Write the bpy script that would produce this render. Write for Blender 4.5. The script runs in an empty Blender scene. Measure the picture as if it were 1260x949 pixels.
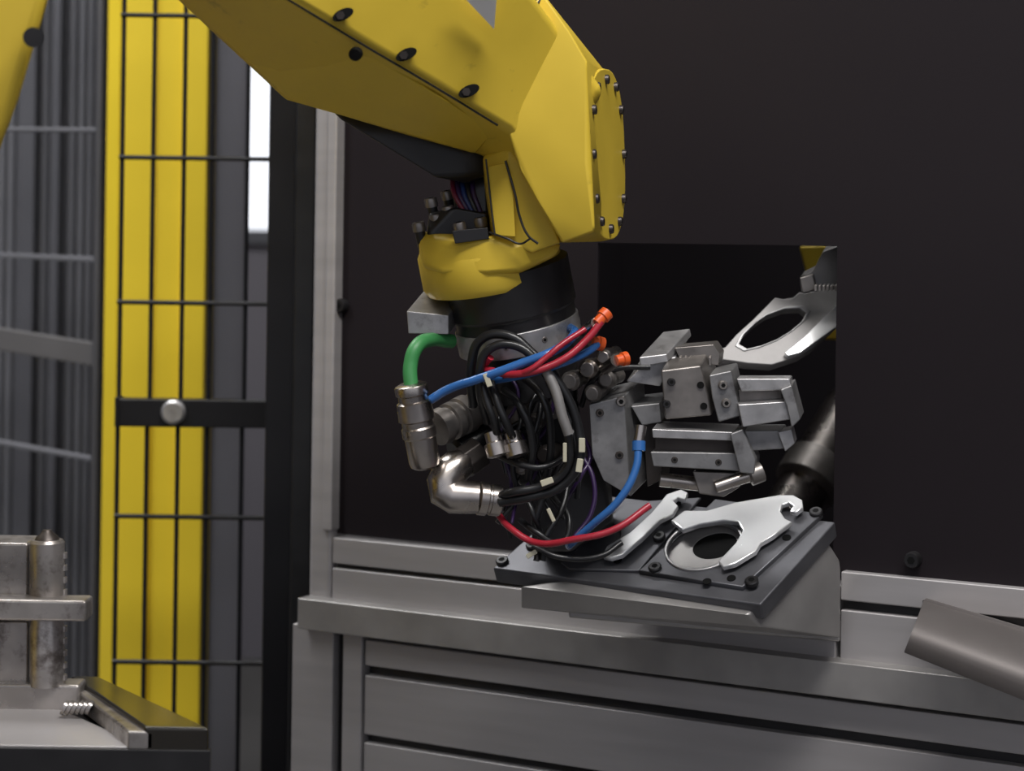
import bpy, bmesh, math, random
from mathutils import Vector, Matrix, noise
random.seed(4)
sc=bpy.context.scene
F=2400.0; CX=630.0; CY=300.0
th=math.radians(0.8)
C=Vector((0,0,1.5)); R=Vector((math.cos(th),0,math.sin(th))); U=Vector((-math.sin(th),0,math.cos(th))); FW=Vector((0,1,0))
# ---------------- camera
cd=bpy.data.cameras.new('camera'); cam=bpy.data.objects.new('camera',cd); sc.collection.objects.link(cam)
cd.sensor_width=36; cd.lens=F/1260*36; cd.shift_y=-(474.5-CY)/1260
m=Matrix.Identity(4)
for i in range(3):
    m[i][0]=R[i]; m[i][1]=U[i]; m[i][2]=-FW[i]; m[i][3]=C[i]
cam.matrix_world=m; sc.camera=cam
cd.dof.use_dof=True; cd.dof.focus_distance=1.93; cd.dof.aperture_fstop=5.0
cd.clip_start=0.05
def ray(px,py): return FW+R*((px-CX)/F)-U*((py-CY)/F)
def P(px,py,d): return C+ray(px,py)*d
def PL(px,py,O,n):
    r=ray(px,py); return C+r*((O-C).dot(n)/r.dot(n))
# ---------------- materials
def mat(name,col,metal=0.0,rough=0.5,var=0.15,scale=20,bump=0.0,coat=0.0,emit=0.0,dirt=None,dirt_amt=0.5,stretch=None,spec=0.5,dlo=0.62,dhi=0.76,dscale=1.7):
    M=bpy.data.materials.new(name); M.use_nodes=True
    nt=M.node_tree; b=nt.nodes['Principled BSDF']
    b.inputs['Metallic'].default_value=metal; b.inputs['Specular IOR Level'].default_value=spec
    tc=nt.nodes.new('ShaderNodeTexCoord'); mp=nt.nodes.new('ShaderNodeMapping')
    nt.links.new(tc.outputs['Object'],mp.inputs['Vector'])
    if stretch: mp.inputs['Scale'].default_value=stretch
    n=nt.nodes.new('ShaderNodeTexNoise'); n.inputs['Scale'].default_value=scale; n.inputs['Detail'].default_value=6
    nt.links.new(mp.outputs[0],n.inputs['Vector'])
    cr=nt.nodes.new('ShaderNodeValToRGB'); cr.color_ramp.elements[0].position=0.3; cr.color_ramp.elements[1].position=0.7
    a=[max(0,c*(1-var)) for c in col]; z=[min(1,c*(1+var)) for c in col]
    cr.color_ramp.elements[0].color=(*a,1); cr.color_ramp.elements[1].color=(*z,1)
    nt.links.new(n.outputs['Fac'],cr.inputs['Fac'])
    out=cr.outputs['Color']
    if dirt:
        n2=nt.nodes.new('ShaderNodeTexNoise'); n2.inputs['Scale'].default_value=scale*dscale; n2.inputs['Detail'].default_value=9; n2.inputs['Roughness'].default_value=0.7
        nt.links.new(tc.outputs['Object'],n2.inputs['Vector'])
        r2=nt.nodes.new('ShaderNodeValToRGB'); r2.color_ramp.elements[0].position=dlo; r2.color_ramp.elements[1].position=dhi
        r2.color_ramp.elements[0].color=(0,0,0,1); r2.color_ramp.elements[1].color=(dirt_amt,)*3+(1,)
        nt.links.new(n2.outputs['Fac'],r2.inputs['Fac'])
        mx=nt.nodes.new('ShaderNodeMixRGB'); nt.links.new(r2.outputs['Color'],mx.inputs['Fac'])
        nt.links.new(out,mx.inputs['Color1']); mx.inputs['Color2'].default_value=(*dirt,1); out=mx.outputs['Color']
    nt.links.new(out,b.inputs['Base Color'])
    mr=nt.nodes.new('ShaderNodeMapRange'); mr.inputs['To Min'].default_value=max(0.03,rough-0.1); mr.inputs['To Max'].default_value=min(1,rough+0.1)
    nt.links.new(n.outputs['Fac'],mr.inputs['Value']); nt.links.new(mr.outputs[0],b.inputs['Roughness'])
    if coat: b.inputs['Coat Weight'].default_value=coat; b.inputs['Coat Roughness'].default_value=0.15
    if bump:
        bp=nt.nodes.new('ShaderNodeBump'); bp.inputs['Strength'].default_value=bump; bp.inputs['Distance'].default_value=0.002
        nt.links.new(n.outputs['Fac'],bp.inputs['Height']); nt.links.new(bp.outputs[0],b.inputs['Normal'])
    if emit:
        b.inputs['Emission Color'].default_value=(*col,1); b.inputs['Emission Strength'].default_value=emit
    return M
YEL=mat('yellow_paint',(0.68,0.48,0.045),0,0.42,0.05,14,0.05,0.0,dirt=(0.12,0.07,0.02),dirt_amt=0.55,spec=0.45)
YEL2=mat('fence_yellow',(0.78,0.57,0.03),0,0.5,0.04,6,dirt=(0.12,0.08,0.02),dirt_amt=0.35,spec=0.3)
ALU=mat('anodised_aluminium',(0.42,0.40,0.40),0.45,0.42,0.06,5,stretch=(1,1,12))
ALU2=mat('machined_aluminium',(0.44,0.43,0.43),0.75,0.38,0.16,60,0.12,dirt=(0.14,0.13,0.12),dirt_amt=0.6,dlo=0.55,dhi=0.7,dscale=0.8)
ALUD=mat('gripper_aluminium',(0.27,0.265,0.265),0.7,0.42,0.2,50,0.12,dirt=(0.09,0.08,0.08),dirt_amt=0.6,dlo=0.55,dhi=0.7,dscale=0.8)
CLG=mat('clamp_grey_steel',(0.25,0.24,0.235),0.35,0.5,0.15,40,0.1)
TAUPE=mat('worn_steel',(0.24,0.22,0.205),0.75,0.38,0.25,40,0.12)
DSTL=mat('dark_screw_steel',(0.07,0.06,0.055),0.7,0.4,0.22,40)
NICK=mat('nickel_fitting',(0.44,0.40,0.37),1.0,0.28,0.2,30,0.05)
SHINE=mat('polished_steel',(0.90,0.90,0.90),0.6,0.24,0.04,20)
PLATE=mat('dark_steel_plate',(0.115,0.115,0.125),0.55,0.42,0.18,25,0.08)
SUPP=mat('support_steel',(0.37,0.355,0.345),0.6,0.42,0.10,20)
BLK=mat('black_rubber',(0.012,0.012,0.013),0,0.32,0.2,30)
BLKM=mat('black_metal',(0.016,0.015,0.016),0.2,0.4,0.2,30,coat=0.15)
PANEL=mat('black_panel',(0.0135,0.0105,0.0125),0,0.6,0.08,2,spec=0.12)
INT=mat('machine_interior_black',(0.03,0.025,0.029),0,0.7,0.1,3,spec=0.2)
HOLE=mat('socket_black',(0.006,0.006,0.006),0,0.7,spec=0.1)
GRN=mat('green_hose',(0.045,0.24,0.07),0,0.45,0.1,30)
BLU=mat('blue_tube',(0.03,0.13,0.38),0,0.3,0.1,30,coat=0.2)
DBLU=mat('dark_blue_cable',(0.012,0.03,0.12),0,0.35,0.1,30)
RED=mat('red_tube',(0.38,0.018,0.035),0,0.3,0.1,30,coat=0.2)
DRED=mat('dark_red_cable',(0.13,0.008,0.03),0,0.35,0.1,30)
ORG=mat('orange_release_ring',(0.75,0.11,0.02),0,0.4,0.05)
IVO=mat('ivory_marker',(0.52,0.49,0.37),0,0.5,0.05)
PUR=mat('purple_cable',(0.03,0.012,0.06),0,0.35,0.05)
WHT=mat('white_label',(0.95,0.95,0.95),0,0.5,0.02)
GREY=mat('grey_panel',(0.19,0.19,0.225),0,0.5,0.06,4)
SLAT=mat('slat_grey',(0.16,0.16,0.175),0.2,0.45,0.1,5)
SLATM=mat('slat_rail_grey',(0.13,0.125,0.125),0.2,0.45,0.1,5)
SLATD=mat('slat_dark',(0.07,0.07,0.08),0.1,0.5,0.1,5)
FEN=mat('fence_black',(0.010,0.010,0.012),0.1,0.4,0.1,10,spec=0.3)
CONC=mat('concrete_floor',(0.16,0.155,0.15),0,0.6,0.15,3,0.1)
WALLM=mat('wall_paint',(0.16,0.15,0.17),0,0.8,0.05,2)
CEIL=mat('ceiling_paint',(0.3,0.3,0.3),0,0.8,0.05,2)
CHUTE=mat('chute_steel',(0.14,0.125,0.12),0.5,0.5,0.12,8)
OILY=mat('oily_steel',(0.40,0.37,0.35),0.75,0.3,0.3,18,0.2,dirt=(0.08,0.06,0.05),dirt_amt=0.8,dlo=0.5,dhi=0.62,dscale=1.2)
GLOW=mat('window_light',(0.9,0.93,1.0),0,0.5,0.02,emit=0.9)
# ---------------- helpers
def empty(name,loc=(0,0,0)):
    e=bpy.data.objects.new(name,None); sc.collection.objects.link(e); e.empty_display_size=0.1
    return e
def finish(name,me,mt,parent,bevel=0,segs=2,smooth=True,ang=35):
    o=bpy.data.objects.new(name,me); sc.collection.objects.link(o)
    me.materials.append(mt)
    if smooth:
        for p in me.polygons: p.use_smooth=True
        me.set_sharp_from_angle(angle=math.radians(ang))
    if bevel:
        b=o.modifiers.new('bevel','BEVEL'); b.width=bevel; b.segments=segs; b.limit_method='ANGLE'; b.angle_limit=math.radians(25); b.harden_normals=True
    if parent: o.parent=parent
    return o
def from_bm(name,bm,mt,parent,**k):
    bmesh.ops.recalc_face_normals(bm,faces=bm.faces)
    me=bpy.data.meshes.new(name); bm.to_mesh(me); bm.free()
    return finish(name,me,mt,parent,**k)
def hull(name,pts,mt,parent,bevel=0.004,**k):
    bm=bmesh.new()
    for p in pts: bm.verts.new(p)
    r=bmesh.ops.convex_hull(bm,input=bm.verts)
    dead=[v for v in bm.verts if not v.link_faces]
    bmesh.ops.delete(bm,geom=dead,context='VERTS')
    bmesh.ops.dissolve_limit(bm,angle_limit=math.radians(3),verts=bm.verts,edges=bm.edges)
    return from_bm(name,bm,mt,parent,bevel=bevel,**k)
def loft(name,secs,mt,parent,bevel=0.0,cap=True,**k):
    bm=bmesh.new(); L=[[bm.verts.new(p) for p in s] for s in secs]; n=len(L[0])
    for a,b in zip(L,L[1:]):
        for i in range(n): bm.faces.new((a[i],a[(i+1)%n],b[(i+1)%n],b[i]))
    if cap: bm.faces.new(L[0][::-1]); bm.faces.new(L[-1])
    return from_bm(name,bm,mt,parent,bevel=bevel,**k)
def prism(name,pts,ext,mt,parent,bevel=0.0015,**k):
    return loft(name,[pts,[p+ext for p in pts]],mt,parent,bevel=bevel,**k)
def ppx(name,poly,d,dx,dy,dd,mt,parent,bevel=0.0012,dl=None):
    if dl is None: dl=[d]*len(poly)
    pts=[P(x,y,q) for (x,y),q in zip(poly,dl)]
    a=poly[0]; ext=P(a[0]+dx,a[1]+dy,dl[0]+dd)-pts[0]
    return prism(name,pts,ext,mt,parent,bevel=bevel)
def box(name,o,a,b,c,mt,parent,bevel=0.0015):
    return prism(name,[o,o+a,o+a+b,o+b],c,mt,parent,bevel=bevel)
def wbox(name,x0,x1,y0,y1,z0,z1,mt,parent=None,bevel=0):
    return box(name,Vector((x0,y0,z0)),Vector((x1-x0,0,0)),Vector((0,0,z1-z0)),Vector((0,y1-y0,0)),mt,parent,bevel)
def frame(ax):
    ax=ax.normalized(); t=Vector((0,0,1)) if abs(ax.z)<0.9 else Vector((1,0,0))
    u=ax.cross(t).normalized(); return u,ax.cross(u).normalized()
def cyl(name,p0,p1,r0,mt,parent,r1=None,seg=40,bevel=0.0,prof=None):
    ax=p1-p0; u,v=frame(ax); r1=r0 if r1 is None else r1
    prof=prof or [(0,r0),(1,r1)]
    secs=[[p0+ax*t+(u*math.cos(2*math.pi*i/seg)+v*math.sin(2*math.pi*i/seg))*r for i in range(seg)] for t,r in prof]
    return loft(name,secs,mt,parent,bevel=bevel,ang=32)
def bolt(p,n,r,parent,mt=None,h=None,name='socket_bolt'):
    n=n.normalized(); h=h or r*0.9
    cyl(name,p-n*0.002,p+n*h,r,mt or BLKM,parent,seg=24,prof=[(0,r),(0.8,r),(1,r*0.85)])
    cyl(name+'_socket',p+n*(h*0.5),p+n*(h*1.02),r*0.5,HOLE,parent,seg=6)
def tube(name,pts,rpx,mt,parent,d=1.95):
    cu=bpy.data.curves.new(name,'CURVE'); cu.dimensions='3D'; cu.bevel_depth=rpx*d/F; cu.bevel_resolution=5; cu.resolution_u=14; cu.use_fill_caps=True
    s=cu.splines.new('BEZIER'); s.bezier_points.add(len(pts)-1)
    for bpnt,p in zip(s.bezier_points,pts):
        bpnt.co=P(*p) if not isinstance(p,Vector) else p
        bpnt.handle_left_type=bpnt.handle_right_type='AUTO'
    o=bpy.data.objects.new(name,cu); sc.collection.objects.link(o); cu.materials.append(mt); o.parent=parent
    return o
def flat(name,outer,holes,O,n,thick,mt,parent,bevel=0.0008,lift=0.0):
    n=n.normalized(); u,v=frame(n)
    M=Matrix.Identity(4); z=u.cross(v)
    for i in range(3): M[i][0]=u[i]; M[i][1]=v[i]; M[i][2]=z[i]
    org=O+n*lift-n*thick/2
    for i in range(3): M[i][3]=org[i]
    Mi=M.inverted()
    cu=bpy.data.curves.new(name,'CURVE'); cu.dimensions='2D'; cu.fill_mode='BOTH'; cu.extrude=max(0.0002,thick/2-bevel); cu.bevel_depth=bevel; cu.bevel_resolution=2; cu.offset=-bevel
    for poly in [outer]+holes:
        s=cu.splines.new('POLY'); s.points.add(len(poly)-1)
        for q,p in zip(s.points,poly):
            w=Mi@PL(p[0],p[1],O+n*lift,n); q.co=(w.x,w.y,0,1)
        s.use_cyclic_u=True
    o=bpy.data.objects.new(name,cu); sc.collection.objects.link(o); o.matrix_world=M
    dg=bpy.context.evaluated_depsgraph_get(); me=bpy.data.meshes.new_from_object(o.evaluated_get(dg)); 
    bpy.data.objects.remove(o)
    me.transform(M); me.materials.clear()
    return finish(name,me,mt,parent,smooth=False)
def ell(cx,cy,rx,ry,rot=0,n=40,a0=0,a1=360):
    rot=math.radians(rot); out=[]
    for i in range(n):
        a=math.radians(a0+(a1-a0)*i/(n if a1-a0==360 else n-1)); x=rx*math.cos(a); y=ry*math.sin(a)
        out.append((cx+x*math.cos(rot)-y*math.sin(rot),cy+x*math.sin(rot)+y*math.cos(rot)))
    return out

# ================= ROOM
wbox('floor',-4,4,-2,7,-0.1,0,CONC)
wbox('wall_back',-4,4,7,7.1,0,4,WALLM)
wbox('wall_left',-4.1,-4,-2,7,0,4,WALLM)
wbox('wall_right',4,4.1,-2,7,0,4,WALLM)
wbox('ceiling',-4,4,-2,7,4,4.1,CEIL)
# ================= ENCLOSURE WALL
an=math.radians(28.4)
T=Vector((math.cos(an),-math.sin(an),0)); NW=Vector((-math.sin(an),-math.cos(an),0)); Z=Vector((0,0,1))
W0=P(800,600,2.17); W0.z=0
def Wp(px,py,off=0): return PL(px,py,W0+NW*off,NW)
def S(px,py,off=0): return (Wp(px,py,off)-W0).dot(T)
def WZ(px,py,off=0): return Wp(px,py,off).z
enc=empty('machine_enclosure')
def wb(name,s0,s1,z0,z1,off,thick,mt,bevel=0.001,parent=enc):
    return box(name,W0+T*s0+NW*off+Z*z0,T*(s1-s0),Z*(z1-z0),-NW*thick,mt,parent,bevel)
def rail(name,s0,s1,z0,z1,off,thick,slots=(),sw=0.008,sd=0.010,mt=ALU):
    sec=[(0,z0)]
    for f in slots:
        zc=z0+(z1-z0)*f
        sec+=[(0,zc-sw/2),(-sd,zc-sw/2),(-sd,zc+sw/2),(0,zc+sw/2)]
    sec+=[(0,z1),(-thick,z1),(-thick,z0)]
    pts=[W0+T*s0+NW*(off+a)+Z*b for a,b in sec]
    return prism(name,pts,T*(s1-s0),mt,enc,bevel=0.0016)
sL=S(372,450); sR=S(1420,600)
so0=S(735,350); so1=S(1028,450)
zoT=WZ(880,301); zpb=WZ(500,660)
zR=WZ(1150,708)
sPL=S(420,400)
sec=[(sPL-0.01,zpb-0.005),(so0,zpb-0.005),(so0,zoT),(so1,zoT),(so1,zR-0.005),(sR,zR-0.005),(sR,2.6),(sPL-0.01,2.6)]
prism('black_panel',[W0+T*a+Z*b for a,b in sec],-NW*0.004,PANEL,enc,bevel=0.0004)
wb('interior_back',sL,sR,0.6,2.6,-0.9,0.01,INT,0)
wb('interior_floor',sL,sR,0.98,0.99,-0.05,0.85,INT,0)
wb('interior_side',sL,sL+0.01,0.6,2.6,-0.05,0.85,INT,0)
wb('interior_side_far',sR-0.02,sR,0.6,2.6,-0.01,0.89,INT,0)
wb('interior_roof',sL,sR,2.6,2.61,0.0,0.91,PANEL,0)
s1=S(372,400,0.03); s2=S(421,400,0.0)
def post(name,s0,s1,z0,z1,off,thick,mt=ALU,slots=(),sw=0.007,sd=0.008,bv=0.0015):
    sec=[(s0,0)]
    for f in slots:
        c=s0+(s1-s0)*f; sec+=[(c-sw/2,0),(c-sw/2,-sd),(c+sw/2,-sd),(c+sw/2,0)]
    sec+=[(s1,0),(s1,-thick),(s0,-thick)]
    pts=[W0+T*a+NW*(off+b)+Z*z0 for a,b in sec]
    return prism(name,pts,Z*(z1-z0),mt,enc,bevel=bv)
post('corner_post',s1,s2-0.003,0.0,2.6,0.012,0.05,bv=0.008)
post('corner_post_lip',s2-0.014,s2,zpb,2.6,0.018,0.02,bv=0.003)
za=WZ(500,668); zb=WZ(500,700); zc=WZ(500,706); zd=WZ(500,750)
sFix=S(1034,760,0.0)
rail('sill_rail_upper',s2,sFix,zb,za,0.014,0.05)
wb('sill_groove',s2,sFix,zc,zb,0.004,0.04,BLKM,0)
rail('sill_rail_lower',s2,sFix,zd,zc,0.014,0.05)
zl1=WZ(500,752,0.035); zl0=WZ(500,791,0.035)
wb('ledge_plate',S(366,740,0.035),sR,zl0,zl1,0.035,0.075,SUPP,0.0015)
zr1=WZ(1150,712); zr0=WZ(1150,748)
rail('right_rail_upper',sFix+0.004,sR,zr0,zr1,0.012,0.05)
wb('right_groove',sFix+0.004,sR,zr0-0.010,zr0,0.0,0.04,BLKM,0)
rail('right_rail_lower',sFix+0.004,sR,zl1-0.004,zr0-0.010,0.012,0.05)
sb=S(455,850)
post('lower_post_a',S(368,850),S(418,850),0.0,zl0+0.001,0.016,0.05)
wb('lower_post_gap',S(418,850),S(430,850),0.0,zl0,0.002,0.03,BLKM,0)
post('lower_post_b',S(430,850),S(453,850),0.0,zl0+0.001,0.016,0.05)
ys=[(794,826),(838,912),(922,1000),(1010,1090)]
prev=None
for i,(a,b) in enumerate(ys):
    rail('lower_rail_%d'%i,sb,sR,WZ(500,b,0.012),WZ(500,a,0.012),0.012,0.05)
    if prev: wb('lower_groove_%d'%i,sb,sR,WZ(500,a,0.012),prev,0.0,0.04,BLKM,0)
    prev=WZ(500,b,0.012)
wb('lower_top_groove',sb,sR,WZ(500,794,0.012),zl0,0.0,0.04,BLKM,0)
wb('lower_skirt',sb,sR,0.0,prev,0.01,0.04,ALU,0.001)
for (x,y) in [(423,376),(1125,688)]:
    p=Wp(x,y); bolt(p,NW,0.0085,enc,BLKM,h=0.012,name='panel_bolt')
ins=empty('machine_clamp_unit')
cyl('cylinder_body',P(968,640,2.42),P(1050,500,2.5),0.035,NICK,ins,bevel=0.002)
cyl('cylinder_collar',P(992,598,2.43),P(1008,570,2.45),0.042,TAUPE,ins,bevel=0.002)
cyl('cylinder_stem',P(940,780,2.40),P(969,636,2.42),0.025,TAUPE,ins)
ppx('yellow_arm',[(983,303),(1060,300),(1060,420),(1012,418)],2.5,10,0,0.08,YEL,ins,0.003)
# sheet metal strip at the right
ch=empty('sheet_metal_chute')
secs=[]
for i in range(13):
    f=i/12; e=max(0,f-0.75)*4
    x0=1137-24*f; y0=739+62*f; d0=1.93-0.07*f-0.03*math.sin(f*math.pi)
    x1=1400-24*f; y1=818+88*f
    secs.append([P(x0,y0,d0),P(x1,y1,d0-0.12),P(x1,y1,d0-0.12)+Vector((0,0.001,-0.002)),P(x0,y0,d0)+Vector((0,0.001,-0.002))])
loft('chute_sheet',secs,CHUTE,ch,ang=60)
ppx('chute_flange',[(1135,739),(1140,736),(1400,814),(1400,819)],1.93,0,2,0.10,CHUTE,ch,0.0005,dl=[1.93,1.93,1.81,1.81])

# ================= FENCE
fe=empty('safety_fence')
D=2.65
def fx(px,py=300): return P(px,py,D).x
def fz(py,px=240): return P(px,py,D).z
def vbar(px,z0,z1,r=0.0031,d=D):
    x=P(px,300,d).x; cyl('vertical_wire',Vector((x,d,z0)),Vector((x,d,z1)),r,FEN,fe,seg=10)
zt=fz(-300); zm1=fz(491); zm0=fz(525); zbot=0.12
for px in (149,187,225,259,303): vbar(px,zm1,zt)
for px in (148,184,222,258,301): vbar(px,zbot,zm0)
for py in (20,195,373,636,815,-157,993,1170): 
    z=fz(py); cyl('horizontal_wire',Vector((fx(146),D-0.004,z)),Vector((fx(335),D-0.004,z)),0.0033,FEN,fe,seg=10)
wbox('mid_rail',fx(147),fx(345),D-0.015,D+0.015,zm0,zm1,FEN,fe,0.002)
wbox('mid_rail_lip',fx(147),fx(152),D-0.018,D+0.015,zm0,zm1+0.002,FEN,fe,0.001)
p=P(214,507,D-0.016); cyl('rail_knob',p+Vector((0,0.002,0)),p-Vector((0,0.010,0)),0.0165,ALU2,fe,prof=[(0,.0165),(0.7,.0165),(1,.013)])
wbox('bottom_rail',fx(147),fx(345),D-0.015,D+0.015,0.0,0.12,FEN,fe,0.002)
D2=2.5
xa=P(329,300,D2).x; xb=P(366,300,D2).x
wbox('fence_post',xa,xb,D2,D2+0.05,0,2.6,FEN,fe,0.003)
wbox('fence_post_rubber',xb-0.004,xb+0.024,D2-0.01,D2+0.01,0,2.6,BLK,fe,0.004)
yc=empty('yellow_guard_column')
d=3.0
X=lambda px:P(px,300,d).x
pr=[(X(126),d+0.02),(X(146),d-0.015),(X(149),d-0.012),(X(186),d-0.008),(X(189),d+0.004),(X(221),d+0.004),(X(224),d-0.006),(X(253),d-0.004),(X(253),d+0.08),(X(126),d+0.08)]
prism('column_sheet',[Vector((a,b,0)) for a,b in pr],Vector((0,0,3.2)),YEL2,yc,bevel=0.0008)
gc=empty('grey_cabinet')
d=3.3
X=lambda px:P(px,300,d).x
wbox('cabinet_door',X(215),X(302),d,d+0.025,0,2.9,GREY,gc,0.004)
wbox('cabinet_edge',X(258),X(263),d-0.006,d,0,2.9,SLATD,gc,0.001)
X=lambda px:P(px,300,6.98).x
win=empty('window_1')
zt_=P(320,70,6.98).z; zb_=P(320,283,6.98).z
wbox('window_pane',X(296),X(345),6.97,6.985,zb_,zt_,GLOW,win)
wbox('window_frame_top',X(292),X(349),6.95,6.99,zt_,zt_+0.05,SLATD,win)
wbox('window_frame_bottom',X(292),X(349),6.95,6.99,zb_-0.05,zb_,SLATD,win)
sg=empty('slatted_guard')
d=3.7
X=lambda px:P(px,300,d).x
bm=bmesh.new()
x=X(-160); x1=X(135)
pts=[]
while x<x1:
    w=0.014+0.004*random.random()
    pts+= [(x,d),(x+w*0.45,d-0.014),(x+w*0.6,d)]; x+=w
vs=[(bm.verts.new((a,b,0)),bm.verts.new((a,b,2.9))) for a,b in pts]
for a,b in zip(vs,vs[1:]): bm.faces.new((a[0],b[0],b[1],a[1]))
from_bm('slats',bm,SLAT,sg,smooth=False)
for (a,b) in ((28,48),(70,78),(-60,-40)): wbox('guard_stile',X(a),X(b),d-0.04,d-0.015,0,2.9,SLATD,sg,0.003)
wbox('guard_backing',X(-160),X(135),d+0.01,d+0.03,0,2.9,SLATD,sg)
def gb(name,y0,y1,px0,px1,h,dd,mt,tk=0.02):
    a=P(px0,y0,dd+0.35); b=P(px1,y1,dd)
    v=b-a; box(name,a-Z*h/2,v,Z*h,Vector((0,tk,0)),mt,sg,0.002)
gb('guard_rail',158,160,-140,124,0.007,3.15,SLAT)
gb('guard_rail',308,320,-140,124,0.009,3.15,SLAT)
gb('guard_rail_wide',395,438,-140,124,0.038,3.15,SLATM)
gb('guard_rail',520,568,-140,124,0.008,3.15,SLAT)
wbox('guard_post',P(118,300,3.15).x,P(127,300,3.15).x,3.13,3.17,0,2.9,SLATD,sg,0.003)

# ================= ROBOT
rb=empty('industrial_robot_arm')
def sec(Tp,Sp,Lp,dt,ds,dl,th_=0.20):
    t=P(*Tp,dt); s=P(*Sp,ds); l=P(*Lp,dl)
    return [t,s,l,l+Vector((0.02,th_*0.55,0.02)),t+Vector((-0.01,th_,-0.03))]
fs=[sec((330,-380),(60,-170),(-30,-160),1.62,1.62,1.68),
    sec((450,-230),(345,-5),(210,-5),1.68,1.67,1.75),
    sec((570,-110),(455,60),(334,110),1.75,1.735,1.82),
    sec((655,-10),(540,110),(396,127),1.80,1.785,1.87),
    sec((700,50),(625,162),(590,192),1.85,1.84,1.91),
    sec((745,110),(665,215),(650,225),1.87,1.865,1.91)]
loft('forearm_casting',fs,YEL,rb,bevel=0.009,segs=4)
hull('forearm_underside_cover',[P(215,-10,1.76),P(334,106,1.81),P(352,124,1.83),P(396,126,1.87),P(500,166,1.89),P(588,190,1.90),
    P(345,0,1.70),P(455,66,1.745),P(540,116,1.79),P(612,162,1.85),P(500,150,1.95),P(300,20,1.9)],YEL,rb,0.005)
tube('casting_seam',[(352,-2,1.670),(455,60,1.734),(540,110,1.784),(612,154,1.832)],1.3,BLKM,rb)
def stad(sc_,n=36,off=0.0,cx=745,cy=190):
    out=[]
    for i in range(n):
        a=2*math.pi*i/n; c=math.cos(a); s=math.sin(a)
        c=math.copysign(abs(c)**0.75,c); s=math.copysign(abs(s)**0.75,s)
        px=cx+22*c*sc_+ (-3*s*sc_); py=cy-107*s*sc_; dd=1.935+0.09*c*sc_
        out.append(P(px,py,dd))
    return out
loopn=stad(1.0)
nrm=(loopn[9]-loopn[0]).cross(loopn[18]-loopn[0]).normalized()
if nrm.x<0: nrm=-nrm
hp=[P(x,y,q) for x,y,q in [(650,12,1.842),(668,-8,1.842),(700,38,1.838),(722,75,1.84),(722,200,1.84),(732,285,1.846),(692,299,1.86),(665,255,1.85),(640,210,1.85),(626,165,1.845),(632,120,1.84)]]
hp+=[p+Vector((0.0,0.15,0)) for p in hp]+[p-nrm*0.006 for p in loopn]
hull('wrist_housing',hp,YEL,rb,0.014,segs=5)
prism('housing_cover_plate',[p-nrm*0.004 for p in stad(0.985)],nrm*0.006,YEL,rb,0.0015)
lb=stad(0.86,24)
for i in range(0,24,2):
    bolt(lb[i]+nrm*0.002,nrm,0.0048,rb,DSTL,h=0.004,name='cover_bolt')
tube('housing_seam',[(668,-6,1.844),(648,30,1.838),(638,60,1.838)],1.6,BLKM,rb)
tube('housing_seam_lower',[(640,84,1.836),(634,110,1.838),(629,138,1.840)],2.4,BLKM,rb)
for (x,y,dd) in [(422,18,1.70),(500,67,1.748),(577,112,1.795)]:
    nn=Vector((-0.05,-1,-0.1)).normalized()
    ppx('bolt_recess',ell(x,y,14,7,-25,18),dd-0.004,0,0,0.012,HOLE,rb,0.0005)
    p=P(x-3,y+1,dd-0.004); cyl('recess_bolt',p,p+nn*0.0015,0.004,DSTL,rb,seg=6)
bolt(P(438,66,1.725),Vector((-0.1,-1,-0.3)),0.006,rb,HOLE,name='casting_bolt')
ppx('label_plate',[(572,-20),(612,-14),(608,36),(574,0)],1.752,0,0,0.004,WHT,rb,0.0002,dl=[1.740,1.753,1.779,1.758])
hull('dress_pack_cover',[P(395,124,1.88),P(420,148,1.88),P(475,180,1.89),P(535,218,1.90),P(575,226,1.92),P(605,214,1.92),P(605,188,1.92),P(500,150,1.89),
   P(420,124,2.0),P(575,220,2.02),P(605,190,2.02)],BLKM,rb,0.003)
hull('wrist_neck',[P(x,y,q) for x,y,q in [(594,192,1.90),(626,178,1.87),(655,210,1.87),(690,299,1.88),(655,312,1.88),(608,296,1.89),(600,240,1.90),
   (594,192,1.97),(655,200,1.99),(690,299,2.0),(600,296,2.0)]],YEL,rb,0.004)
hull('wrist_side_cover',[P(x,y,q) for x,y,q in [(600,205,1.885),(622,200,1.875),(632,240,1.872),(634,292,1.872),(610,290,1.88),(604,250,1.884),
   (600,205,1.92),(634,292,1.92)]],YEL,rb,0.003)
tube('neck_seam',[(622,198,1.872),(634,240,1.868),(640,268,1.868),(650,290,1.866),(662,300,1.866)],1.5,BLKM,rb)
tube('neck_seam_side',[(598,196,1.884),(604,250,1.882),(609,290,1.878)],1.1,BLKM,rb)
ax=Vector((0.20,0.16,-0.96)).normalized()
Lc=P(598,296,1.955); u_,v_=frame(ax)
cyl('wrist_lip',Lc,Lc+ax*0.045,0.07,YEL,rb,seg=56,prof=[(0,.060),(0.0,.068),(0.12,.071),(0.82,.0715),(0.97,.068),(1,.060)])
hull('wrist_lip_block',[P(x,y,q) for x,y,q in [(510,286,1.93),(512,300,1.925),(520,330,1.92),(545,338,1.90),(560,300,1.89),(600,290,1.885),(640,300,1.88),(690,300,1.9),(686,314,1.9),(640,336,1.885),(600,340,1.885),
      (530,284,2.0),(680,300,2.02),(680,320,2.02),(530,330,2.0)]],YEL,rb,0.007,segs=3)
ppx('name_badge',[(556,284),(600,280),(602,294),(560,300)],1.883,0,0,0.006,BLKM,rb,0.0008)
tube('lip_seam',[(602,286,1.882),(625,294,1.872),(640,300,1.870),(652,294,1.865)],1.3,BLKM,rb)
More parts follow.
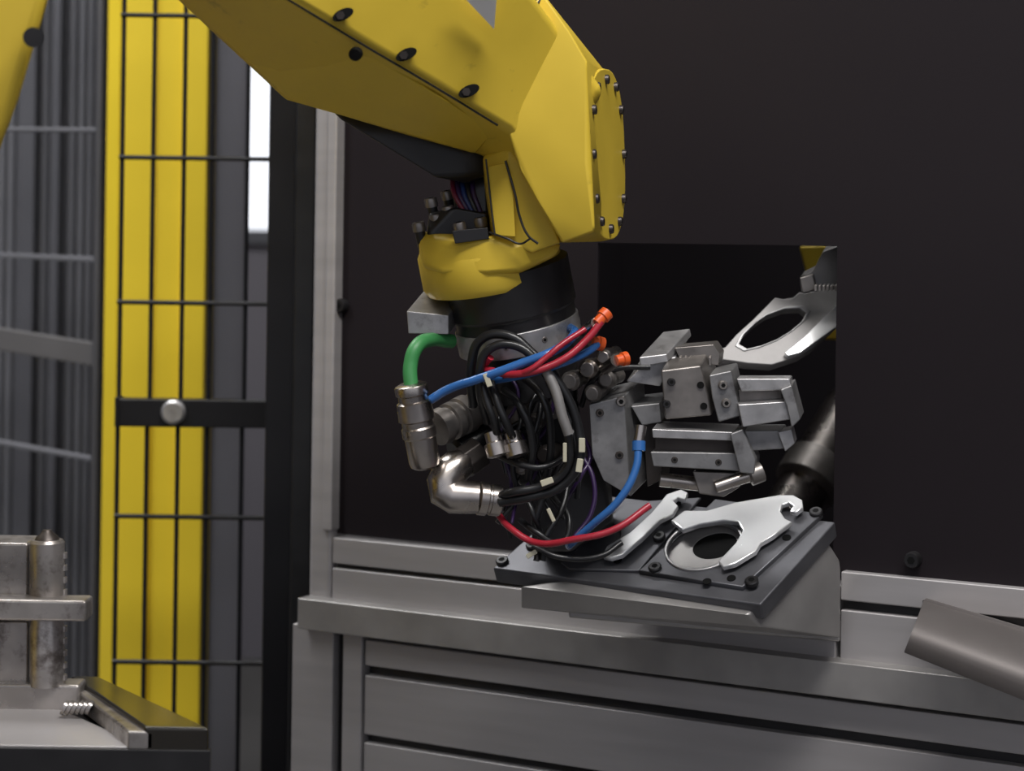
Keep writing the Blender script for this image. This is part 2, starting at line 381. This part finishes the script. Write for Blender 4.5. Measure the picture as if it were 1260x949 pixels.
for (x,y,dd) in [(516,282,1.925),(531,252,1.94),(551,243,1.96),(537,272,1.93),(552,262,1.93),(566,282,1.90),(578,270,1.93),(592,276,1.92)]:
    p=P(x,y,dd); a=-ax
    cyl('cap_screw_shank',p-a*0.022,p,0.005,BLKM,rb,seg=16)
    bolt(p,a,0.0065,rb,TAUPE,h=0.007,name='cap_screw')
hull('connector_block',[P(x,y,q) for x,y,q in [(528,262,1.93),(560,255,1.92),(600,262,1.92),(600,292,1.92),(525,292,1.92),(528,262,2.0),(600,258,2.0),(600,292,2.0),(525,292,2.0)]],BLKM,rb,0.003)
hull('connector_block_upper',[P(x,y,q) for x,y,q in [(556,222,1.94),(600,205,1.94),(602,264,1.93),(560,264,1.93),(556,222,2.0),(602,205,2.0),(602,262,2.0)]],BLKM,rb,0.004)
for i,(m_,o_) in enumerate([(DRED,0),(PUR,6),(DBLU,12),(BLK,18),(PUR,24)]):
    tube('dress_cable',[(560+o_,205,1.95),(558+o_,235,1.93),(572+o_*0.8,262,1.925),(585+o_*0.5,285,1.93)],3.2,m_,rb)
F0=P(621,322,1.955)
cyl('flange_black_body',F0,F0+ax*0.064,0.062,BLKM,rb,seg=56,prof=[(0,.058),(0.05,.0635),(0.75,.0635),(0.8,.061),(1,.061)])
F1=F0+ax*0.062
cyl('flange_silver_ring',F1,F1+ax*0.024,0.063,ALU2,rb,seg=56,bevel=0.001)
for i in range(10):
    a=2*math.pi*i/10+0.2; q=F1+ax*0.012+(u_*math.cos(a)+v_*math.sin(a))*0.0625; bolt(q,(u_*math.cos(a)+v_*math.sin(a)),0.0032,rb,TAUPE,h=0.001,name='ring_screw')
F2=F1+ax*0.024
cyl('tool_changer_body',F2,F2+ax*0.05,0.052,BLKM,rb,seg=48,bevel=0.002)
cyl('tool_changer_lower',F2+ax*0.05,F2+ax*0.075,0.040,TAUPE,rb,seg=48,bevel=0.002)
hull('upper_arm',[P(-260,-60,1.55),P(62,-10,1.55),P(45,52,1.56),P(22,125,1.57),P(-2,188,1.58),P(-270,560,1.62),P(-430,520,1.62),
   P(-260,-60,1.75),P(58,-10,1.75),P(-2,180,1.78),P(-270,560,1.82),P(-430,520,1.82),P(60,-220,1.55),P(-160,-260,1.55),P(60,-220,1.75),P(-160,-260,1.75)],YEL,rb,0.012)
cyl('upper_arm_bolt',P(41,46,1.553),P(41,46,1.535),0.008,BLKM,rb)
hull('elbow_joint',[P(40,-330,1.55),P(200,-330,1.6),P(200,-120,1.62),P(-60,-120,1.55),P(-60,-300,1.55),P(40,-330,1.9),P(200,-330,1.9),P(200,-120,1.9),P(-60,-120,1.9)],YEL,rb,0.015)
bx=P(-360,560,1.72)
cyl('shoulder_joint',Vector((bx.x,1.55,bx.z)),Vector((bx.x,1.95,bx.z)),0.14,YEL,rb,bevel=0.01)
cyl('base_turret',Vector((bx.x,1.8,0.75)),Vector((bx.x,1.8,bx.z)),0.14,YEL,rb,bevel=0.01)
wbox('base_pedestal',bx.x-0.2,bx.x+0.2,1.6,2.0,0,0.76,GREY,rb,0.01)

# ================= TOOL (children of robot)
tl=empty('end_effector_gripper'); tl.parent=rb
ppx('mount_block',[(500,383),(552,388),(552,412),(502,411)],1.93,27,-32,0.06,ALU2,tl,0.0012)
cyl('mount_block_hole',P(540,361,1.962),P(540,357,1.965),0.008,HOLE,tl)
hull('tool_core',[P(x,y,q) for x,y,q in [(612,440,1.97),(705,425,1.97),(715,520,1.97),(705,600,1.98),(640,600,1.98),(605,520,1.97),(612,440,2.05),(705,430,2.05),(715,600,2.06),(640,600,2.06)]],BLKM,tl,0.006)
hull('tool_core_lower',[P(x,y,q) for x,y,q in [(650,570,1.95),(740,560,1.98),(755,640,1.98),(700,680,1.96),(655,675,1.96),(650,570,2.05),(750,560,2.06),(755,650,2.06),(665,680,2.05)]],BLKM,tl,0.006)
tube('green_hose',[(556,420,1.95),(530,418,1.93),(512,428,1.91),(505,450,1.905),(506,478,1.90)],9,GRN,tl,1.92)
cyl('hose_connector',P(505,472,1.90),P(524,576,1.91),0.02,NICK,tl,
    prof=[(0,.012),(0.02,.0155),(0.04,.0165),(0.12,.0165),(0.14,.0145),(0.2,.0145),(0.22,.017),(0.42,.018),(0.44,.0155),(0.5,.0155),(0.52,.017),(0.62,.017),(0.64,.0155),(0.92,.0155),(0.97,.014),(1,.010)])
cyl('round_connector',P(536,528,1.93),P(592,500,1.97),0.02,TAUPE,tl,
    prof=[(0,.012),(0.02,.018),(0.18,.0185),(0.2,.016),(0.28,.016),(0.3,.019),(0.42,.019),(0.44,.0165),(0.5,.0165),(0.52,.0195),(0.7,.0195),(0.72,.017),(1,.017)])
cyl('round_connector_rear',P(560,560,1.96),P(600,535,1.98),0.017,BLKM,tl,prof=[(0,.014),(0.1,.018),(0.5,.018),(0.52,.015),(1,.015)])
def elbow(name,pts,rs,mt):
    cs=[P(*p) for p in pts]; secs=[]
    for i,c in enumerate(cs):
        a=(cs[min(i+1,len(cs)-1)]-cs[max(i-1,0)])
        u=(Vector((0,1,0))-a.normalized()*a.normalized().y).normalized(); v=a.normalized().cross(u)
        secs.append([c+(u*math.cos(2*math.pi*j/28)+v*math.sin(2*math.pi*j/28))*rs[i] for j in range(28)])
    return loft(name,secs,mt,tl,ang=40)
elbow('elbow_fitting',[(576,567,1.93),(563,573,1.925),(553,582,1.92),(547,594,1.915),(549,606,1.912),(558,611,1.91),(573,612,1.91),(590,613,1.91)],
      [.013,.0168,.0178,.0178,.0178,.0172,.0163,.0152],NICK)
cyl('elbow_nut',P(588,613,1.91),P(618,617,1.915),0.016,NICK,tl,seg=32,prof=[(0,.0145),(0.05,.0165),(0.35,.0165),(0.4,.0145),(0.5,.0145),(0.52,.0155),(0.9,.0155),(1,.013)])
cyl('elbow_top_nut',P(570,570,1.93),P(590,556,1.94),0.017,DSTL,tl,seg=8,bevel=0.0015)
for x in (610,634):
    cyl('push_fitting',P(x+4,562,1.90),P(x-4,532,1.905),0.012,NICK,tl,seg=28,prof=[(0,.008),(0.05,.0115),(0.55,.0115),(0.6,.0085),(1,.0085)])
BT=[
 [(582,500,1.93),(580,450,1.91),(592,418,1.90),(625,413,1.89),(655,435,1.885),(690,475,1.88),(712,530,1.88),(712,570,1.88),(688,600,1.885),(650,612,1.89),(615,618,1.90)],
 [(600,520,1.93),(590,470,1.90),(600,432,1.89),(632,425,1.885),(664,450,1.88),(688,500,1.875),(700,545,1.875),(696,578,1.88),(668,598,1.885),(630,606,1.89),(612,612,1.91)],
 [(604,470,1.90),(614,500,1.89),(625,525,1.89),(632,540,1.90)],
 [(592,455,1.90),(598,490,1.89),(608,520,1.89),(611,535,1.90)],
 [(715,500,1.95),(728,470,1.94),(760,454,1.93),(800,452,1.93)],
 [(640,640,1.92),(660,655,1.90),(690,668,1.90),(700,640,1.91),(680,610,1.93)],
 [(655,672,1.90),(690,686,1.89),(740,684,1.90),(765,668,1.91)],
 [(640,600,1.93),(655,630,1.91),(665,660,1.91),(660,690,1.90)],
 [(700,590,1.93),(690,630,1.91),(672,660,1.90),(668,690,1.90)],
 [(620,480,1.92),(640,500,1.90),(655,545,1.90),(650,590,1.91)],
 [(640,460,1.92),(668,490,1.90),(678,540,1.90),(672,590,1.91),(660,640,1.91)],
 [(612,560,1.92),(640,572,1.90),(668,575,1.895),(700,560,1.91)],
]
for i,b in enumerate(BT): tube('black_hose',b,[6,5.5,5,4.5,3.5,4,3.5,4,4,5,5,4][i],BLK,tl,1.9)
tube('grey_sleeve',[(672,456,1.874),(684,482,1.870),(692,512,1.868),(700,535,1.868)],6.4,CLG,tl,1.88)
for i in range(20):
    x=random.uniform(618,700); y=random.uniform(450,540); dd=random.uniform(1.92,1.95)
    pts=[(x,y,dd)]
    for j in range(3):
        x+=random.uniform(-28,32); y+=random.uniform(22,48); x=min(max(x,612),735)
        pts.append((x,y,dd+random.uniform(-0.015,0.015)))
    tube('black_cable',pts,random.choice([2.2,2.8,3.5]),random.choice([BLK,BLK,BLK,BLK,PUR,BLKM]),tl,1.9)
def marker(x,y,dd,ang_,w=7,h=14):
    a=math.radians(ang_); c,s=math.cos(a),math.sin(a)
    q=[(x+c*i*w-s*j*h*0.5,y+s*i*w+c*j*h*0.5) for i,j in [(-.5,-1),(.5,-1),(.5,1),(-.5,1)]]
    ppx('cable_marker',q,dd,0,0,0.006,IVO,tl,0.0008)
for a in [(716,548,1.870,0,8,18),(713,573,1.870,8,8,17),(695,557,1.866,0,5,24),(673,593,1.874,70,8,16),(600,468,1.878,-20,7,17),(776,592,1.860,20,6,16),(678,634,1.885,-25,5,18),(654,682,1.89,60,6,14)]: marker(*a)
tube('blue_air_tube',[(530,492,1.905),(550,480,1.90),(590,466,1.885),(640,448,1.875),(685,430,1.875),(706,412,1.90),(700,402,1.94)],5.6,BLU,tl,1.9)
tube('blue_air_tube',[(600,470,1.91),(650,460,1.88),(695,446,1.875),(725,432,1.89),(735,424,1.90)],4.6,BLU,tl,1.9)
tube('red_air_tube',[(596,455,1.90),(640,460,1.87),(690,444,1.868),(722,418,1.875),(740,396,1.88)],4.6,RED,tl,1.9)
tube('red_air_tube',[(592,472,1.92),(596,450,1.90),(604,440,1.89)],4.0,RED,tl,1.9)
tube('red_air_tube',[(620,462,1.89),(650,456,1.865),(672,440,1.866),(690,425,1.87),(720,405,1.88)],3.6,RED,tl,1.9)
tube('blue_air_tube',[(786,548,1.87),(782,578,1.862),(762,615,1.86),(730,645,1.868),(704,668,1.885),(700,672,1.90)],4.8,BLU,tl,1.9)
tube('red_air_tube',[(612,632,1.92),(628,650,1.90),(660,668,1.885),(705,664,1.865),(755,652,1.86),(800,622,1.87)],4.2,RED,tl,1.9)
tube('purple_cable_run',[(716,560,1.94),(730,590,1.93),(728,630,1.92),(706,662,1.91)],3,PUR,tl,1.9)
for (x0,y0,x1,y1,dd) in [(734,398,748,384,1.88),(758,444,772,441,1.90),(728,420,742,424,1.90)]:
    cyl('orange_fitting',P(x0,y0,dd),P(x1,y1,dd+0.006),0.007,ORG,tl,seg=24,prof=[(0,.005),(0.5,.0055),(0.55,.007),(0.95,.007),(1,.0055)])
    cyl('fitting_body',P(x0-14,y0+10,dd+0.02),P(x0,y0,dd),0.006,NICK,tl,seg=24)
cyl('blue_fitting',P(786,543,1.872),P(786,555,1.87),0.0065,BLU,tl,seg=24)
cyl('blue_fitting_nut',P(789,524,1.875),P(786,543,1.872),0.0055,NICK,tl,seg=24)
for (x,y,r,m_) in [(722,455,.010,NICK),(745,468,.009,TAUPE),(700,470,.010,TAUPE),(742,440,.008,NICK),(728,485,.009,TAUPE),(640,575,.008,TAUPE),(668,560,.009,DSTL),(690,590,.008,TAUPE),(655,520,.009,DSTL)]:
    cyl('valve_body',P(x,y,1.925),P(x+16,y-6,1.97),r,m_,tl,seg=24,bevel=0.001,prof=[(0,r*.7),(0.1,r),(0.4,r),(0.42,r*.85),(1,r*.85)])
# gripper structure
ppx('bracket_plate',[(724,498),(768,487),(776,612),(742,592),(728,560)],1.93,26,-22,0.05,ALUD,tl,0.0015)
bolt(P(764,494,1.93),Vector((0,-1,0)),0.005,tl,TAUPE,name='bracket_bolt')
bolt(P(738,508,1.93),Vector((0,-1,0)),0.004,tl,DSTL,name='bracket_bolt')
bolt(P(762,560,1.93),Vector((0,-1,0)),0.004,tl,DSTL,name='bracket_bolt')
ppx('bracket_top_arm',[(770,470),(800,440),(832,440),(812,476)],1.94,20,-30,0.05,ALU2,tl,0.0012)
ppx('bracket_top_block',[(786,440),(820,436),(822,446),(788,452)],1.93,30,-32,0.05,ALU2,tl,0.0012)
ppx('bracket_rear_bar',[(776,500),(812,496),(814,520),(790,524)],1.94,10,-14,0.05,ALUD,tl,0.0012)
ppx('rear_slide_plate',[(790,505),(815,505),(815,590),(796,600)],1.96,10,-8,0.03,DSTL,tl,0.0012)
ppx('gripper_body',[(813,456),(862,450),(872,486),(876,512),(818,517)],1.905,14,-24,0.06,TAUPE,tl,0.002)
ppx('gripper_rack',[(830,428),(878,424),(886,436),(884,450),(838,446)],1.94,6,-5,0.03,TAUPE,tl,0.001)
for i in range(7):
    ppx('rack_tooth',[(836+i*6,440),(839+i*6,440),(839+i*6,450),(836+i*6,450)],1.935,1,-5,0.01,TAUPE,tl,0.0003)
ppx('gripper_jaw_block',[(872,462),(900,456),(912,512),(884,520),(876,490)],1.895,8,-10,0.05,ALUD,tl,0.0015)
bolt(P(889,474,1.895),Vector((0.1,-1,0)),0.0045,tl,TAUPE,name='jaw_bolt'); bolt(P(893,496,1.895),Vector((0.1,-1,0)),0.0045,tl,TAUPE,name='jaw_bolt')
ppx('upper_finger',[(908,498),(968,494),(976,516),(914,526)],1.885,-4,-10,0.05,ALU2,tl,0.0012)
ppx('upper_finger_web',[(908,480),(962,478),(964,498),(910,500)],1.905,2,-4,0.03,TAUPE,tl,0.0012)
ppx('upper_finger_top',[(906,466),(972,466),(974,480),(912,482)],1.89,4,-4,0.04,ALU2,tl,0.0012)
ppx('upper_finger_tip',[(960,480),(974,474),(985,516),(974,527),(968,500)],1.88,5,-8,0.04,ALUD,tl,0.0012)
ppx('middle_finger',[(906,530),(962,530),(968,552),(912,556)],1.90,6,-8,0.04,ALUD,tl,0.0012)
ppx('middle_finger_tip',[(957,532),(974,528),(978,546),(966,556)],1.895,3,-5,0.03,ALU2,tl,0.001)
ppx('lower_slide_top',[(802,528),(905,532),(906,543),(803,539)],1.90,8,-10,0.06,ALU2,tl,0.001)
ppx('lower_slide_recess',[(806,538),(905,542),(905,558),(806,556)],1.913,8,-10,0.04,DSTL,tl,0.0006)
ppx('lower_slide_bottom',[(800,556),(908,558),(912,580),(804,574)],1.90,8,-6,0.05,ALUD,tl,0.001)
ppx('lower_slide_end',[(898,534),(914,528),(930,566),(928,584),(910,582)],1.89,6,-6,0.04,ALUD,tl,0.0015)
for (x,y) in [(830,566),(884,569)]: bolt(P(x,y,1.90),Vector((0,-1,0)),0.0032,tl,DSTL,h=0.001,name='slide_screw')
ppx('lower_slide_carriage',[(852,580),(906,582),(910,600),(890,612),(860,608)],1.91,6,-5,0.05,TAUPE,tl,0.0015)
cyl('slide_pin',P(880,600,1.905),P(930,583,1.905),0.006,NICK,tl,bevel=0.001)
cyl('slide_pin_head',P(922,586,1.90),P(938,580,1.902),0.010,TAUPE,tl,seg=24,bevel=0.001)
cyl('guide_rod',P(812,590,1.93),P(860,596,1.93),0.007,NICK,tl)
for (x,y) in [(820,497),(826,470)]: bolt(P(x,y,1.904),Vector((0,-1,0)),0.004,tl,BLKM,name='body_bolt')
for (x,y) in [(862,474),(866,500)]: cyl('port_hole',P(x,y,1.906),P(x,y,1.9035),0.0035,HOLE,tl,seg=20)

# ================= UPPER CLAMP PLATE (inside opening)
up=empty('upper_clamp_plate')
O=P(960,400,2.13); n_=Vector((0.10,-0.86,0.50)).normalized()
outer=[(878,436),(884,430),(893,427),(906,412),(928,392),(948,372),(954,366),(964,368),(976,366),(984,359),(990,361),(1000,359),(1012,354),(1062,347),(1062,372),(1030,400),(1000,428),(984,438),(950,449),(920,447),(900,444),(884,442)]
hole=[(908,424),(914,412),(928,398),(944,387),(966,379),(986,378),(994,384),(988,395),(974,407),(956,418),(936,426),(918,430)]
def grow(poly,k):
    cx=sum(p[0] for p in poly)/len(poly); cy=sum(p[1] for p in poly)/len(poly)
    return [(cx+(x-cx)*k,cy+(y-cy)*k) for x,y in poly]
flat('clamp_plate',outer,[grow(hole,1.0)],O,n_,0.015,CLG,up,0.001)
flat('hole_insert',grow(hole,1.08),[grow(hole,0.96)],O,n_,0.010,ALUD,up,0.0008,lift=0.001)
flat('clamp_jaw_face',[(966,434),(990,414),(1012,392),(1062,345),(1062,378),(1010,416),(985,434),(970,438)],[],O,n_,0.008,SHINE,up,0.001,lift=0.008)
ppx('clamp_arm',[(984,342),(1000,334),(1012,310),(1030,303),(1060,303),(1060,352),(1000,360),(986,360)],2.12,5,-8,0.03,CLG,up,0.0015)
ppx('clamp_arm_step',[(984,342),(1000,338),(1004,356),(988,361)],2.11,3,-4,0.02,TAUPE,up,0.001)
for i in range(6): ppx('serration',[(1002+i*5,352),(1005+i*5,351),(1005+i*5,358),(1002+i*5,359)],2.10,1,-2,0.006,TAUPE,up,0.0003)

# ================= FIXTURE
fx_=empty('workpiece_fixture')
A=P(606,699,2.03); B=P(936,744,1.90); Cc=P(1028,642,1.985)
Uv=B-A; Vv=Cc-B; n=Uv.cross(Vv).normalized()
if n.z<0: n=-n
O=A
def fu(u,v,h=0): return A+Uv*u+Vv*v+n*h
prism('base_plate',[fu(0,0),fu(1,0),fu(1,1),fu(0.02,1.0)],-n*0.020,PLATE,fx_,0.002)
def fp(x,y,l=0): return PL(x,y,O+n*l,n)
prism('left_subplate',[fu(0.02,0.05,-.0195),fu(0.50,0.05,-.0195),fu(0.50,0.9,-.0195),fu(0.02,0.9,-.0195)],-n*0.004,SUPP,fx_,0.001)
hull('support_block',[P(640,722,2.00),P(920,757,1.905),P(640,748,2.015),P(936,772,1.915),P(1020,668,1.99),P(1034,690,2.0),P(1034,785,2.02),P(960,780,1.96),
      P(700,730,2.12),P(700,752,2.12),P(1030,785,2.09)],SUPP,fx_,0.003)
ppx('support_foot',[(700,745),(1034,770),(1034,790),(700,760)],2.05,0,0,0.10,SUPP,fx_,0.002)
flat('island_plate',[(786,702),(880,614),(1012,632),(914,722)],[ell(868,670,50,30,-14)],O,n,0.006,PLATE,fx_,0.001,lift=0.0055)
flat('island_plate_small',[(690,692),(770,618),(862,612),(786,702),(700,700)],[ell(726,664,38,24,-14)],O,n,0.004,PLATE,fx_,0.001,lift=0.0035)
flat('pocket_rim',ell(866,670,50,30,-14),[ell(866,670,46,27,-14)],O,n,0.006,ALU2,fx_,0.001,lift=0.008)
flat('pocket_floor',ell(868,671,50,30,-14),[ell(880,672,28,15,-14)],O,n,0.002,SUPP,fx_,0.0004,lift=0.0006)
flat('pocket_floor_hole',ell(880,672,29,16,-14),[],O,n,0.001,HOLE,fx_,0.0002,lift=0.0004)
clip=[(826,640),(842,628),(870,628),(905,618),(958,609),(976,609),(987,615),(988,624),(980,630),(972,629),(976,622),(970,618),(962,621),(960,629),(966,638),(974,642),(950,660),(936,668),(930,678),(905,693),(890,697),(884,690),(905,668),(914,652),(908,642),(890,640),(860,645),(840,652)]
flat('workpiece_clip_large',clip,[],O,n,0.006,SHINE,fx_,0.0012,lift=0.016)
clip2=[(742,684),(746,672),(775,655),(800,632),(812,618),(820,608),(838,602),(846,606),(842,614),(834,612),(828,616),(834,622),(828,632),(812,640),(790,662),(766,682),(752,686)]
flat('workpiece_clip_small',clip2,[],O,n,0.006,SHINE,fx_,0.0012,lift=0.016)
for pl in [(956,636),(905,680),(815,630),(770,668)]:
    p=fp(pl[0],pl[1],0.010); cyl('clip_standoff',p-n*0.010,p,0.006,TAUPE,fx_,seg=20)
for (x,y) in [(618,691),(925,716),(1004,631),(811,661),(806,699),(655,672)]:
    bolt(fp(x,y,0.006 if x in (925,1004,811,806) else 0.001),n,0.0068,fx_,BLKM,h=0.003,name='plate_bolt')
for (x,y) in [(900,712),(870,716),(968,662),(760,690),(833,620)]:
    p=fp(x,y,0.0055); cyl('dowel_hole',p,p+n*0.0008,0.0045,HOLE,fx_,seg=20)

# ================= LEFT FOREGROUND MACHINE TABLE
tb=empty('machining_table')
y0=1.66; zt_=P(0,918,y0).z
xL=P(-260,900,y0).x; xR=P(158,900,y0).x; xR2=P(259,900,y0).x
zr=zt_+0.018
rim=[P(178,893,y0),P(258,887,y0),P(122,830,y0+0.19),P(86,834,y0+0.19)]
rim=[Vector((p.x,p.y,zr)) for p in rim]
prism('table_body',[Vector((xL,y0+0.004,0)),Vector((xR2,y0+0.004,0)),Vector((rim[2].x,y0+0.19,0)),Vector((xL,y0+0.24,0))],Vector((0,0,zt_-0.005)),BLKM,tb,0.003)
prism('tray_surface',[Vector((xL,y0+0.003,zt_-0.004)),Vector((rim[0].x,y0+0.003,zt_-0.004)),Vector((rim[3].x-0.0,y0+0.14,zt_-0.004)),Vector((xL,y0+0.14,zt_-0.004))],Vector((0,0,0.004)),ALU,tb,0.001)
wbox('table_apron',xL,xR2,y0-0.002,y0+0.006,0.2,zt_-0.001,BLKM,tb,0.001)
prism('table_rim',[r+Vector((0,0,-0.004)) for r in (rim[0]-Vector((0.014,0,0)),rim[0]+Vector((0.008,0,0)),rim[3]+Vector((0.008,0,0)),rim[3]-Vector((0.006,0,0)))],Vector((0,0,-0.016)),OILY,tb,0.002)
GB=mat('oiled_black_steel',(0.03,0.026,0.02),0.5,0.16,0.2,12,coat=0.6)
prism('table_rim_cover',rim,Vector((0,0,-0.024)),GB,tb,0.003)
yb=y0+0.13
wbox('rear_rail',xL,P(98,850,yb).x,yb,yb+0.03,zt_-0.004,P(0,842,yb).z,OILY,tb,0.003)
d=yb-0.02
def vb(name,x1,y0_,y1_,yy,tk,mt=OILY):
    wbox(name,xL,P(x1,y1_,yy).x,yy,yy+tk,P(0,y1_,yy).z,P(0,y0_,yy).z,mt,tb,0.003)
vb('vise_body',34,668,738,d+0.03,0.05); vb('vise_plate',106,738,764,d,0.03); vb('vise_lower',34,764,842,d+0.03,0.05); vb('vise_strip',-2,690,704,d+0.028,0.01,SLATD)
cyl('vise_column',P(58,664,d+0.03),P(58,843,d+0.03),0.0165,OILY,tb,prof=[(0,.014),(0.02,.016),(0.4,.016),(0.42,.015),(0.58,.015),(0.6,.016),(1,.016)])
cyl('column_cap',P(58,652,d+0.03),P(58,666,d+0.03),0.009,DSTL,tb,prof=[(0,.004),(0.3,.006),(0.6,.010),(1,.012)])
for i in range(11): cyl('chain_link',P(78,680+i*15,d+0.03),P(78,687+i*15,d+0.03),0.0035,OILY,tb,seg=10)
for i in range(6): cyl('hose_segment',P(78+i*6,870,d-0.01),P(82+i*6,872,d-0.01),0.007,OILY,tb,seg=14)

# ================= LIGHT
w=bpy.data.worlds.new('world'); sc.world=w; w.use_nodes=True
nt=w.node_tree; bg=nt.nodes['Background']; bg.inputs[1].default_value=0.9
tc=nt.nodes.new('ShaderNodeTexCoord'); sx=nt.nodes.new('ShaderNodeSeparateXYZ'); rp=nt.nodes.new('ShaderNodeValToRGB'); mr=nt.nodes.new('ShaderNodeMapRange')
mr.inputs['From Min'].default_value=-1; mr.inputs['From Max'].default_value=1
nt.links.new(tc.outputs['Generated'],sx.inputs[0]); nt.links.new(sx.outputs['Z'],mr.inputs['Value']); nt.links.new(mr.outputs[0],rp.inputs['Fac']); nt.links.new(rp.outputs['Color'],bg.inputs[0])
e=rp.color_ramp.elements; e[0].position=0.42; e[0].color=(0.12,0.12,0.14,1); e[1].position=0.68; e[1].color=(0.72,0.75,0.84,1)
def area(name,loc,target,sx,sy,e,col=(1,1,1)):
    l=bpy.data.lights.new(name,'AREA'); l.shape='RECTANGLE'; l.size=sx; l.size_y=sy; l.energy=e; l.color=col
    o=bpy.data.objects.new(name,l); sc.collection.objects.link(o); o.location=loc
    o.rotation_euler=(Vector(target)-Vector(loc)).to_track_quat('-Z','Y').to_euler()
area('ceiling_lamp',(0.5,0.5,3.7),(0.2,2.0,1.2),2.0,0.5,86,(1,0.98,0.96))
area('ceiling_lamp.001',(-1.6,1.4,3.7),(-0.3,2.2,1.2),0.6,2.4,46,(0.96,0.98,1))
area('ceiling_lamp.002',(-1.4,2.9,3.8),(-0.9,3.6,1.0),2.4,0.8,84,(1,1,1))
q=W0+T*0.15-NW*0.35
area('interior_fill_light',(q.x,q.y,2.5),(q.x,q.y,1.0),0.8,0.3,5)  # added unseen fill light, lifts the black interior behind the opening
sc.view_settings.view_transform='Standard'
